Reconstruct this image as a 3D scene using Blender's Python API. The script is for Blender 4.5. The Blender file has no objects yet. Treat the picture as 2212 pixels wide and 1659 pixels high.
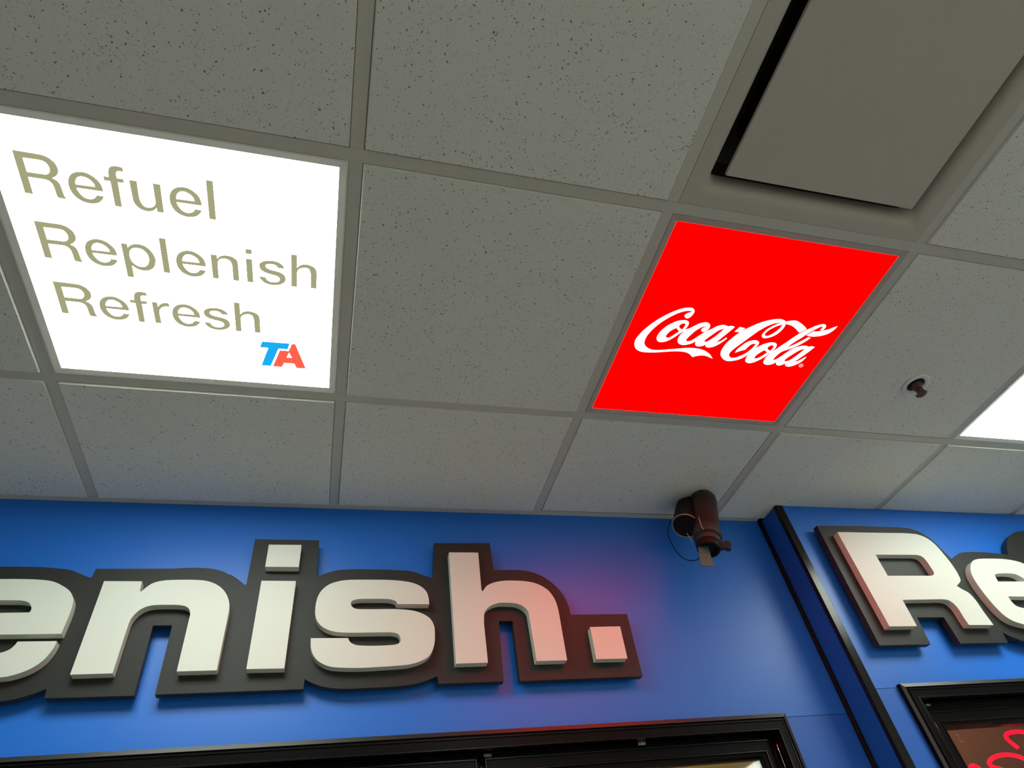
import bpy, math, random
from mathutils import Vector, Matrix
from mathutils.geometry import tessellate_polygon

random.seed(7)
SC = bpy.context.scene
COL = SC.collection

# ------------------------------------------------------------------ camera, world, exposure
EYE = 1.6                      # camera height above the floor; the camera stands at x = y = 0
cam_data = bpy.data.cameras.new("camera")
cam_data.sensor_fit = 'HORIZONTAL'
cam_data.sensor_width = 36.0
cam_data.lens = 22.041
cam_data.clip_start = 0.02
cam = bpy.data.objects.new("camera", cam_data)
COL.objects.link(cam)
right = Vector((0.96624296, -0.22709162, -0.12167148))
up = Vector((-0.07973181, -0.71266512, 0.69695858))
fwd = Vector((0.24498447, 0.66373023, 0.70671408))
cam.matrix_world = Matrix(((right.x, up.x, -fwd.x, 0), (right.y, up.y, -fwd.y, 0),
                           (right.z, up.z, -fwd.z, EYE), (0, 0, 0, 1)))
SC.camera = cam

world = bpy.data.worlds.new("world")
SC.world = world
world.use_nodes = True
world.node_tree.nodes["Background"].inputs[0].default_value = (0.5, 0.5, 0.48, 1)
world.node_tree.nodes["Background"].inputs[1].default_value = 0.02

vs = SC.view_settings
SC.display_settings.display_device = 'sRGB'
vs.view_transform = 'Standard'
vs.look = 'None'
vs.exposure = 0.0
vs.gamma = 1.0
vs.use_curve_mapping = False

PANEL_LIGHT = 14.0      # the white lighted ceiling panels
RED_LIGHT = 11.0        # the red lighted panel
FILL_LIGHT = 16.5       # unseen panels added to fill the shop with light

# ------------------------------------------------------------------ dimensions (metres)
PITCH = 0.6096                       # ceiling grid
GX, GY = -0.0262, 0.5067             # one grid crossing
CEIL = EYE + 1.0915                  # underside of the ceiling grid
YL = 1.5756                          # face of the left stretch of wall
YR = 1.4738                          # face of the right stretch, which stands proud
XC = 1.3900                          # the corner between them
X0, X1, YB = -3.07, 4.24, -3.75      # the rest of the shop

# ------------------------------------------------------------------ helpers
def mesh_obj(name, verts, faces, mat, parent=None, smooth=False, loc=(0, 0, 0)):
    me = bpy.data.meshes.new(name)
    me.from_pydata([tuple(v) for v in verts], [], faces)
    me.validate()
    me.update()
    if smooth:
        for p in me.polygons:
            p.use_smooth = True
    if isinstance(mat, (list, tuple)):
        for m in mat:
            me.materials.append(m)
    else:
        me.materials.append(mat)
    o = bpy.data.objects.new(name, me)
    COL.objects.link(o)
    o.location = loc
    if parent is not None:
        o.parent = parent
        o.matrix_parent_inverse = Matrix.Translation(-Vector(parent.location))
    return o

def fix_normals(o):
    import bmesh
    bm = bmesh.new()
    bm.from_mesh(o.data)
    bmesh.ops.recalc_face_normals(bm, faces=bm.faces)
    bm.to_mesh(o.data)
    bm.free()
    return o

def empty(name, loc):
    o = bpy.data.objects.new(name, None)
    o.empty_display_size = 0.05
    o.location = loc
    COL.objects.link(o)
    return o

def tag(o, label, cat, group=None):
    o['label'] = label
    o['category'] = cat
    if group:
        o['group'] = group
    return o

def struct(o):
    o['kind'] = 'structure'
    return o

def box_data(x0, x1, y0, y1, z0, z1, base=0):
    v = [(x0, y0, z0), (x1, y0, z0), (x1, y1, z0), (x0, y1, z0),
         (x0, y0, z1), (x1, y0, z1), (x1, y1, z1), (x0, y1, z1)]
    f = [(0, 3, 2, 1), (4, 5, 6, 7), (0, 1, 5, 4), (1, 2, 6, 5), (2, 3, 7, 6), (3, 0, 4, 7)]
    return v, [tuple(i + base for i in q) for q in f]

def boxes(name, lst, mat, parent=None, bevel=0.0):
    V, F = [], []
    for b in lst:
        v, f = box_data(*b, base=len(V))
        V += v
        F += f
    o = mesh_obj(name, V, F, mat, parent)
    if bevel:
        m = o.modifiers.new("bevel", 'BEVEL')
        m.width = bevel
        m.segments = 2
        m.limit_method = 'ANGLE'
    return o

def ring_basis(d):
    d = Vector(d).normalized()
    a = Vector((0, 0, 1)) if abs(d.z) < 0.9 else Vector((1, 0, 0))
    u = d.cross(a).normalized()
    return u, d.cross(u).normalized()

def lathe(name, origin, axis, profile, mat, parent=None, n=32, smooth=True, cap=True):
    """profile: (distance along the axis, radius) pairs."""
    origin = Vector(origin)
    axis = Vector(axis).normalized()
    u, w = ring_basis(axis)
    V, F = [], []
    for (t, r) in profile:
        for k in range(n):
            a = 2 * math.pi * k / n
            V.append(origin + axis * t + (u * math.cos(a) + w * math.sin(a)) * r)
    for i in range(len(profile) - 1):
        for k in range(n):
            a, b = i * n + k, i * n + (k + 1) % n
            F.append((a, b, b + n, a + n))
    if cap:
        F.append(tuple(range(n - 1, -1, -1)))
        F.append(tuple(range((len(profile) - 1) * n, len(profile) * n)))
    o = mesh_obj(name, V, F, mat, parent)
    fix_normals(o)
    if smooth:
        for p in o.data.polygons:
            p.use_smooth = len(p.vertices) == 4
        o.data.set_sharp_from_angle(angle=math.radians(35))
    return o

def spline(pts, sub=6, closed=False):
    """Catmull-Rom through 3-D points."""
    P = [Vector(p) for p in pts]
    n = len(P)
    out = []
    rng = range(n if closed else n - 1)
    for i in rng:
        if closed:
            p0, p1, p2, p3 = P[(i - 1) % n], P[i], P[(i + 1) % n], P[(i + 2) % n]
        else:
            p1, p2 = P[i], P[i + 1]
            p0 = P[i - 1] if i > 0 else p1 * 2 - p2
            p3 = P[i + 2] if i + 2 < n else p2 * 2 - p1
        for k in range(sub):
            t = k / sub
            out.append(0.5 * ((2 * p1) + (p2 - p0) * t + (2 * p0 - 5 * p1 + 4 * p2 - p3) * t * t
                              + (3 * p1 - p0 - 3 * p2 + p3) * t * t * t))
    if not closed:
        out.append(P[-1])
    return out

def tube(name, pts, r, mat, parent=None, n=10, sub=8):
    path = spline(pts, sub)
    V, F = [], []
    u = None
    for i, p in enumerate(path):
        d = (path[min(i + 1, len(path) - 1)] - path[max(i - 1, 0)]).normalized()
        if u is None:
            u, w = ring_basis(d)
        else:
            u = (u - d * u.dot(d)).normalized()
            w = d.cross(u).normalized()
        for k in range(n):
            a = 2 * math.pi * k / n
            V.append(p + (u * math.cos(a) + w * math.sin(a)) * r)
    m = len(path)
    for i in range(m - 1):
        for k in range(n):
            a, b = i * n + k, i * n + (k + 1) % n
            F.append((a, b, b + n, a + n))
    F.append(tuple(range(n - 1, -1, -1)))
    F.append(tuple(range((m - 1) * n, m * n)))
    return fix_normals(mesh_obj(name, V, F, mat, parent, smooth=True))

def decode(s, sub=5):
    """Outline strings: integer tenths of a millimetre, 'c' marks a corner; '/' starts a hole."""
    loops = []
    for part in s.split('/'):
        P = []
        for tok in part.split():
            c = tok.endswith('c')
            a, b = tok.rstrip('c').split(',')
            P.append((int(a) / 1e4, int(b) / 1e4, c))
        n = len(P)
        corners = [i for i, q in enumerate(P) if q[2]]
        out = []
        if not corners:
            out = [(v.x, v.y) for v in spline([(a, b, 0) for a, b, _ in P], sub, True)]
        else:
            for k, i in enumerate(corners):
                j = corners[(k + 1) % len(corners)]
                cnt = (j - i) % n or n
                seg = [P[(i + t) % n] for t in range(cnt + 1)]
                if len(seg) == 2:
                    out.append(seg[0][:2])
                else:
                    out += [(v.x, v.y) for v in spline([(a, b, 0) for a, b, _ in seg], sub)[:-1]]
        loops.append(out)
    return loops

def plate(name, loops, to3, thick, mat, parent=None, side_mat=None):
    """Flat cut-out from outline loops. to3(a, b, t) gives the point at depth t (0 front .. 1 back)."""
    polys = [[Vector((a, b, 0)) for a, b in L] for L in loops]
    tris = tessellate_polygon(polys)
    flat = [q for L in polys for q in L]
    V = [to3(q.x, q.y, 0.0) for q in flat]
    F = [tuple(t) for t in tris]
    n = len(flat)
    if thick:
        V += [to3(q.x, q.y, 1.0) for q in flat]
        F += [tuple(i + n for i in reversed(t)) for t in tris]
        base = 0
        for L in polys:
            m = len(L)
            for k in range(m):
                a, b = base + k, base + (k + 1) % m
                F.append((a, b, b + n, a + n))
            base += m
    o = mesh_obj(name, V, F, mat, parent)
    if thick:
        fix_normals(o)
    return o

def sweep_frame(name, path, profile, mat, parent=None, y=0.0, slots=None):
    """Mitred frame: path is a list of (x, z) corners (open); profile is (inset, depth towards the room)."""
    n = len(path)
    V, F = [], []
    P = [Vector(p) for p in path]
    for i, p in enumerate(P):
        d0 = (P[i] - P[i - 1]).normalized() if i else (P[1] - P[0]).normalized()
        d1 = (P[i + 1] - P[i]).normalized() if i < n - 1 else d0
        n0, n1 = Vector((d0.y, -d0.x)), Vector((d1.y, -d1.x))
        b = (n0 + n1)
        b = b / (1 + n0.dot(n1)) if b.length > 1e-6 else n0
        for (ins, dep) in profile:
            q = p + b * ins
            V.append((q.x, y - dep, q.y))
    m = len(profile)
    for i in range(n - 1):
        for k in range(m):
            a, b = i * m + k, i * m + (k + 1) % m
            F.append((a, b, b + m, a + m))
    F.append(tuple(range(m)))
    F.append(tuple(range((n - 1) * m + m - 1, (n - 1) * m - 1, -1)))
    o = fix_normals(mesh_obj(name, V, F, mat, parent))
    if slots:                          # which material each strip of the moulding has
        for idx in range((n - 1) * m):
            o.data.polygons[idx].material_index = slots.get(idx % m, 0)
    return o

# ------------------------------------------------------------------ materials
def mat_new(name):
    m = bpy.data.materials.new(name)
    m.use_nodes = True
    nt = m.node_tree
    return m, nt, nt.nodes["Principled BSDF"]

def simple(name, col, rough=0.5, metal=0.0, spec=0.5, bump=0.0, bscale=400.0, vary=0.0, coat=0.0):
    m, nt, b = mat_new(name)
    b.inputs['Base Color'].default_value = (*col, 1)
    b.inputs['Roughness'].default_value = rough
    b.inputs['Metallic'].default_value = metal
    b.inputs['Specular IOR Level'].default_value = spec
    b.inputs['Coat Weight'].default_value = coat
    tc = nt.nodes.new('ShaderNodeTexCoord')
    no = nt.nodes.new('ShaderNodeTexNoise')
    no.inputs['Scale'].default_value = bscale
    no.inputs['Detail'].default_value = 3
    nt.links.new(tc.outputs['Object'], no.inputs['Vector'])
    if bump:
        bp = nt.nodes.new('ShaderNodeBump')
        bp.inputs['Strength'].default_value = bump
        bp.inputs['Distance'].default_value = 0.001
        nt.links.new(no.outputs['Fac'], bp.inputs['Height'])
        nt.links.new(bp.outputs['Normal'], b.inputs['Normal'])
    if vary:
        n2 = nt.nodes.new('ShaderNodeTexNoise')
        n2.inputs['Scale'].default_value = 6
        n2.inputs['Detail'].default_value = 4
        nt.links.new(tc.outputs['Object'], n2.inputs['Vector'])
        mx = nt.nodes.new('ShaderNodeMix')
        mx.data_type = 'RGBA'
        mx.inputs[6].default_value = (*[c * (1 - vary) for c in col], 1)
        mx.inputs[7].default_value = (*[min(1, c * (1 + vary)) for c in col], 1)
        nt.links.new(n2.outputs['Fac'], mx.inputs[0])
        nt.links.new(mx.outputs[2], b.inputs['Base Color'])
    return m

def glow(name, col, strength):
    m = bpy.data.materials.new(name)
    m.use_nodes = True
    nt = m.node_tree
    nt.nodes.clear()
    e = nt.nodes.new('ShaderNodeEmission')
    e.inputs[0].default_value = (*col, 1)
    e.inputs[1].default_value = strength
    o = nt.nodes.new('ShaderNodeOutputMaterial')
    nt.links.new(e.outputs[0], o.inputs[0])
    return m

def tile_material():
    """Mineral fibre ceiling board: dark pits and pinholes."""
    m, nt, b = mat_new("mineral_fibre")
    b.inputs['Roughness'].default_value = 0.95
    b.inputs['Specular IOR Level'].default_value = 0.1
    tc = nt.nodes.new('ShaderNodeTexCoord')
    oi = nt.nodes.new('ShaderNodeObjectInfo')
    off = nt.nodes.new('ShaderNodeVectorMath')
    off.operation = 'MULTIPLY_ADD'
    nt.links.new(oi.outputs['Random'], off.inputs[0])
    off.inputs[1].default_value = (37, 53, 71)
    nt.links.new(tc.outputs['Object'], off.inputs[2])
    warp = nt.nodes.new('ShaderNodeTexNoise')
    warp.inputs['Scale'].default_value = 110
    warp.inputs['Detail'].default_value = 2
    nt.links.new(off.outputs[0], warp.inputs['Vector'])
    wv = nt.nodes.new('ShaderNodeVectorMath')
    wv.operation = 'MULTIPLY_ADD'
    nt.links.new(warp.outputs['Color'], wv.inputs[0])
    wv.inputs[1].default_value = (0.010, 0.010, 0.0)
    nt.links.new(off.outputs[0], wv.inputs[2])

    def pits(scale, keep, lo, hi, rlo=0.35):
        vo = nt.nodes.new('ShaderNodeTexVoronoi')
        vo.inputs['Scale'].default_value = scale
        nt.links.new(wv.outputs[0], vo.inputs['Vector'])
        sep = nt.nodes.new('ShaderNodeSeparateColor')
        nt.links.new(vo.outputs['Color'], sep.inputs[0])
        # random size per cell, only some cells pitted
        size = nt.nodes.new('ShaderNodeMapRange')
        size.inputs['From Min'].default_value = keep
        size.inputs['From Max'].default_value = 1.0
        size.inputs['To Min'].default_value = lo
        size.inputs['To Max'].default_value = hi
        size.clamp = False
        nt.links.new(sep.outputs[0], size.inputs['Value'])
        d = nt.nodes.new('ShaderNodeMath')
        d.operation = 'SUBTRACT'
        nt.links.new(size.outputs[0], d.inputs[0])
        nt.links.new(vo.outputs['Distance'], d.inputs[1])
        r = nt.nodes.new('ShaderNodeMapRange')
        r.inputs['From Min'].default_value = 0.0
        r.inputs['From Max'].default_value = 0.07
        nt.links.new(d.outputs[0], r.inputs['Value'])
        return r.outputs[0]

    big = pits(215, 0.64, 0.06, 0.36)
    fine = pits(330, 0.30, 0.06, 0.38)
    fm = nt.nodes.new('ShaderNodeMath')
    fm.operation = 'MULTIPLY'
    nt.links.new(fine, fm.inputs[0])
    fm.inputs[1].default_value = 0.42
    mx = nt.nodes.new('ShaderNodeMath')
    mx.operation = 'MAXIMUM'
    nt.links.new(big, mx.inputs[0])
    nt.links.new(fm.outputs[0], mx.inputs[1])
    mot = nt.nodes.new('ShaderNodeTexNoise')
    mot.inputs['Scale'].default_value = 5
    mot.inputs['Detail'].default_value = 5
    nt.links.new(off.outputs[0], mot.inputs['Vector'])
    base = nt.nodes.new('ShaderNodeMix')
    base.data_type = 'RGBA'
    base.inputs[6].default_value = (0.72, 0.75, 0.70, 1)
    base.inputs[7].default_value = (0.78, 0.81, 0.76, 1)
    nt.links.new(mot.outputs['Fac'], base.inputs[0])
    c = nt.nodes.new('ShaderNodeMix')
    c.data_type = 'RGBA'
    nt.links.new(mx.outputs[0], c.inputs[0])
    nt.links.new(base.outputs[2], c.inputs[6])
    c.inputs[7].default_value = (0.22, 0.215, 0.19, 1)
    nt.links.new(c.outputs[2], b.inputs['Base Color'])
    bp = nt.nodes.new('ShaderNodeBump')
    bp.inputs['Strength'].default_value = 0.35
    bp.inputs['Distance'].default_value = 0.001
    bp.invert = True
    nt.links.new(mx.outputs[0], bp.inputs['Height'])
    nt.links.new(bp.outputs['Normal'], b.inputs['Normal'])
    return m

def glass_material():
    m = bpy.data.materials.new("door_glass")
    m.use_nodes = True
    nt = m.node_tree
    nt.nodes.clear()
    t = nt.nodes.new('ShaderNodeBsdfTransparent')
    t.inputs[0].default_value = (0.80, 0.78, 0.76, 1)
    g = nt.nodes.new('ShaderNodeBsdfGlossy')
    g.inputs['Roughness'].default_value = 0.03
    lw = nt.nodes.new('ShaderNodeLayerWeight')
    lw.inputs[0].default_value = 0.5
    pw = nt.nodes.new('ShaderNodeMath')
    pw.operation = 'POWER'
    pw.inputs[1].default_value = 5.0
    nt.links.new(lw.outputs['Facing'], pw.inputs[0])
    f = nt.nodes.new('ShaderNodeMath')
    f.operation = 'MULTIPLY_ADD'
    nt.links.new(pw.outputs[0], f.inputs[0])
    f.inputs[1].default_value = 0.94
    f.inputs[2].default_value = 0.04
    mx = nt.nodes.new('ShaderNodeMixShader')
    o = nt.nodes.new('ShaderNodeOutputMaterial')
    nt.links.new(f.outputs[0], mx.inputs[0])
    nt.links.new(t.outputs[0], mx.inputs[1])
    nt.links.new(g.outputs[0], mx.inputs[2])
    nt.links.new(mx.outputs[0], o.inputs[0])
    return m

M_TILE = tile_material()
M_EDGE = simple("painted_board_edge", (0.78, 0.80, 0.74), 0.8)
M_TEE = simple("painted_tee_steel", (0.57, 0.57, 0.51), 0.45, bump=0.05, bscale=300)
M_FRAME = simple("painted_light_frame", (0.78, 0.79, 0.72), 0.4)
M_WHITEMETAL = simple("painted_diffuser_steel", (0.50, 0.48, 0.42), 0.55, bump=0.15, bscale=900)
M_VENT_SHADE = simple("vent_inner_shade", (0.03, 0.03, 0.028), 0.7)  # near-black: shade inside the vent put into the colour
M_DARK = simple("black_cavity", (0.006, 0.006, 0.006), 0.9)
M_BLUE = simple("blue_satin_vinyl", (0.006, 0.170, 0.76), 0.42, spec=0.62, bump=0.05, bscale=260)
M_BLUE2 = simple("deeper_blue_satin_vinyl", (0.006, 0.135, 0.64), 0.43, spec=0.6, bump=0.05, bscale=260)
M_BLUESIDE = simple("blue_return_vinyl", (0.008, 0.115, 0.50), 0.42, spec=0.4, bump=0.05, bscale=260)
M_BACK = simple("charcoal_sign_foam", (0.026, 0.027, 0.025), 0.5, spec=0.3, bump=0.12, bscale=700)
M_LETTER = simple("white_sign_letter", (0.71, 0.74, 0.68), 0.45, spec=0.4, bump=0.05, bscale=700)
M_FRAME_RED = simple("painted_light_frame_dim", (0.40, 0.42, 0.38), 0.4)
M_BLACK = simple("black_gloss_aluminium", (0.006, 0.006, 0.006), 0.20, spec=0.28, bump=0.04, bscale=200)
M_MOULD_DIM = simple("black_moulding_dim", (0.004, 0.004, 0.004), 0.3, spec=0.12)  # darker copy for moulding flats, their lack of light put into the material
M_CASING_LIT = simple("black_casing_lit", (0.020, 0.020, 0.018), 0.36, spec=0.5, bump=0.05, bscale=500)  # lighter copy for the outer band, light falling on it put into the colour
M_GASKET = simple("black_gasket_rubber", (0.005, 0.006, 0.006), 0.6, spec=0.15)
M_GLASS = glass_material()
M_STEEL = simple("galvanised_steel", (0.42, 0.40, 0.36), 0.35, metal=0.7)
M_CHROME = simple("chrome", (0.75, 0.75, 0.72), 0.12, metal=1.0)
M_FLOOR = simple("grey_floor_tile", (0.60, 0.64, 0.60), 0.45, vary=0.1)
M_PAINT = simple("pale_wall_paint", (0.66, 0.66, 0.62), 0.7, vary=0.05)
M_CREAM = simple("cream_interior", (0.72, 0.60, 0.30), 0.6, vary=0.25)
M_BROWN = simple("brown_interior", (0.64, 0.25, 0.10), 0.6, vary=0.1)
M_CAMBODY = simple("maroon_black_enamel", (0.020, 0.010, 0.009), 0.38, spec=0.4)
M_CAMDARK = simple("black_enamel", (0.006, 0.006, 0.006), 0.5, spec=0.2)
M_CAMRING = simple("worn_brown_metal", (0.018, 0.040, 0.040), 0.55, spec=0.3, metal=0.0)
M_TAB = simple("dull_zinc_tab", (0.035, 0.15, 0.12), 0.6, metal=0.0)
M_RIM = simple("pale_cup_rim", (0.22, 0.30, 0.27), 0.5)  # even tone, paler than the cup
M_CABLE = simple("black_cable", (0.004, 0.008, 0.02), 0.8, spec=0.1)
M_TIE = simple("pale_cable_tie", (0.30, 0.50, 0.42), 0.5)
M_RUST = simple("aged_brass", (0.10, 0.065, 0.045), 0.5, metal=0.4, vary=0.4)
M_ESC = simple("escutcheon_white", (0.82, 0.84, 0.84), 0.35)

G_WHITE = glow("lit_white_acrylic", (0.91, 1.0, 0.89), PANEL_LIGHT)
G_FILL = glow("fill_panel_glow", (0.91, 1.0, 0.90), FILL_LIGHT)
G_RED = glow("lit_red_acrylic", (1.0, 0.0, 0.0), RED_LIGHT)
G_SCRIPT = glow("lit_white_script", (1.0, 1.0, 0.97), 1.6)
G_OLIVE = glow("lit_olive_print", (0.37, 0.37, 0.21), 1.0)
G_BLUE = glow("lit_blue_print", (0.012, 0.42, 0.93), 1.0)
G_LRED = glow("lit_orange_red_print", (1.0, 0.125, 0.075), 1.0)
G_PINK = glow("lit_pink_print", (1.0, 0.30, 0.27), 1.0)
G_GREY = glow("lit_grey_print", (0.2, 0.2, 0.2), 1.0)
G_NEON = glow("neon_red_gas", (1.0, 0.0, 0.014), 5.0)
G_WARM2 = glow("right_door_fill", (1.0, 0.85, 0.65), 42.0)
G_WARM = glow("warm_door_fill", (1.0, 0.84, 0.44), 30.0)

# ------------------------------------------------------------------ outlines
SIGN = {
    'e': '-7369,24362 -6943,24363 -6581,24348 -6299,24302 -6072,24196 -5886,24067 -5774,23916 -5728,23778 -5707,23553 -5718,23066c -7687,23071c -7592,22887 -7414,22744 -7131,22668 -6875,22661 -6711,22677 -6635,22701 -6552,22753 -6499,22843 -6481,22910c -5745,22905c -5761,22744 -5832,22544 -5951,22389 -6129,22268 -6353,22189 -6512,22166 -6836,22149 -7266,22201 -7742,22367 -8092,22605 -8351,22924 -8468,23248 -8542,23667 -8579,24015 -8409,24262 -8093,24354 -7735,24363/-7171,23854 -6898,23850 -6749,23841 -6604,23795 -6512,23694 -6489,23605 -6509,23561c -7805,23549c -7819,23704 -7742,23813 -7528,23851',
    'n': '-5262,24317c -4462,24314c -4445,24065c -4406,24053c -4341,24149 -4211,24271 -4001,24335 -3675,24356 -3255,24352 -2992,24311 -2757,24199 -2576,24026 -2455,23806 -2415,23615 -2408,23404c -2406,22180c -3215,22181c -3231,23482c -3277,23599 -3377,23681 -3547,23715 -3831,23722 -4087,23710 -4251,23653 -4360,23551 -4437,23405 -4458,23272c -4462,22181c -5257,22180c',
    'i': '-1804,24336c -991,24333c -993,22178c -1798,22187c',
    'i_dot': '-1777,25355c -970,25364c -967,24722c -1775,24724c',
    's': '2343,23698c 2329,23872 2270,24049 2121,24198 1902,24294 1599,24348 1244,24371 705,24375 307,24367 47,24328 -180,24240 -346,24081 -430,23883 -456,23634 -431,23417 -359,23256 -224,23122 -8,23027 266,22988 640,22979 1144,22978 1399,22971 1554,22926 1611,22827 1606,22735 1530,22677 1353,22655 1027,22649 754,22656 556,22681 429,22747 369,22851c -486,22863c -461,22641 -392,22466 -260,22316 -38,22200 249,22156 680,22138 1043,22144 1411,22157 1808,22182 2111,22261 2319,22395 2430,22625 2461,22917 2442,23135 2346,23316 2161,23444 1895,23531 1523,23568 999,23572 611,23576 481,23599 400,23669 383,23753 431,23809 572,23845 859,23850 1254,23845 1414,23818 1495,23775 1535,23703c',
    'h': '2930,25206c 3752,25209c 3748,24078c 3783,24053c 3898,24200 4083,24293 4326,24347 4626,24363 5074,24333 5365,24248 5611,24076 5750,23828 5797,23585 5804,23376c 5793,22171c 4989,22172c 4967,23298c 4955,23473 4851,23607 4659,23698 4400,23723 4168,23716 3959,23643 3820,23528 3757,23398 3731,23171c 3739,22171c 2948,22169c',
    'period': '6608,23025c 7468,23029c 7450,22172c 6587,22177c',
    'backing': '-7603,24801 -7223,24805 -6776,24799 -6434,24769 -6144,24730 -5939,24649 -5777,24576 -5674,24535c -5630,24552c -5615,24764c -4014,24782c -3591,24807 -3244,24807 -2974,24773 -2715,24683 -2490,24541 -2316,24426 -2606,24634 -2413,24519 -2199,24347c -2169,24390c -2169,25655c -545,25657c -511,24571c -390,24632 -211,24709 25,24772 430,24800 979,24801 1537,24783 1905,24755 2188,24662 2499,24539c 2565,25632c 4179,25664c 4200,24804c 4583,24813 4984,24810 5317,24746 5639,24601 5911,24358 6108,24071 6203,23758 6225,23484c 7883,23485c 7863,21801c 4559,21791c 4564,23327c 4190,23332c 4147,21798c 2538,21801c 2519,21979c 2337,21911 2058,21835 1684,21788 1195,21770 713,21765 357,21767 73,21796 -189,21857 -407,21947 -530,22017c -538,21796c -3577,21796c -3605,23335c -4007,23334c -3983,21791c -5647,21807c -5676,21996c -5808,21935 -6032,21851 -6263,21795 -6421,21774 -6740,21752 -7234,21773 -7769,21903 -8291,22178 -8658,22583 -8880,22977 -9026,23489 -9128,24137 -9044,24524 -8781,24738 -8346,24789 -7978,24798',
    'R': '15192,25511c 16358,25517c 17421,25530c 17790,25534 18089,25523 18337,25494 18596,25370 18771,25136 18856,24789 18900,24449 18894,24149 18839,23903 18755,23806 18516,23669c 18646,23552 18804,23426 18873,23193 18876,22799c 18908,22416c 17998,22430c 17984,22632 17993,22957 17919,23138 17799,23214 17601,23236c 16148,23220c 16107,22426c 15153,22430c/16151,24720c 17718,24737c 17897,24692 17970,24550 17984,24331 17974,24130 17889,24038 17745,24007c 16135,23998c',
    'e2': '20612,24637 20162,24620 19864,24544 19613,24355 19433,24086 19375,23759 19386,23409 19445,23037 19554,22733 19752,22536 20089,22419 20521,22357 21110,22378 21679,22526 22105,22798 22360,23096c 21570,23100c 21359,22961 21031,22901 20554,22930 20316,23000 20251,23140 20256,23318c 22149,23289c 22358,23799 22286,24241 21953,24464 21681,24566 21210,24630/20343,24042c 20485,24093 20956,24112 21246,24080 21421,23964 21493,23824c 20289,23820c',
    'backing2': '14780,25888c 16427,25921c 18147,25907 18574,25837 18841,25715 19078,25446 19218,25108 19293,24898 19368,24742c 19690,24904 19953,24986 20341,25020 20868,25021 21450,24984 21911,24918c 22125,25232 22359,25498 22678,25714 23067,25859 23510,25917 24117,25945 24817,25923c 24247,24971c 24660,24463c 23872,23486c 22573,22227 21513,21951 20700,21896 19949,22013 19758,22083 19568,22159 19356,22293c 19304,21984c 17541,21994c 17538,22779c 16551,22790c 16467,21996c 14709,22001c',
}
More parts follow.
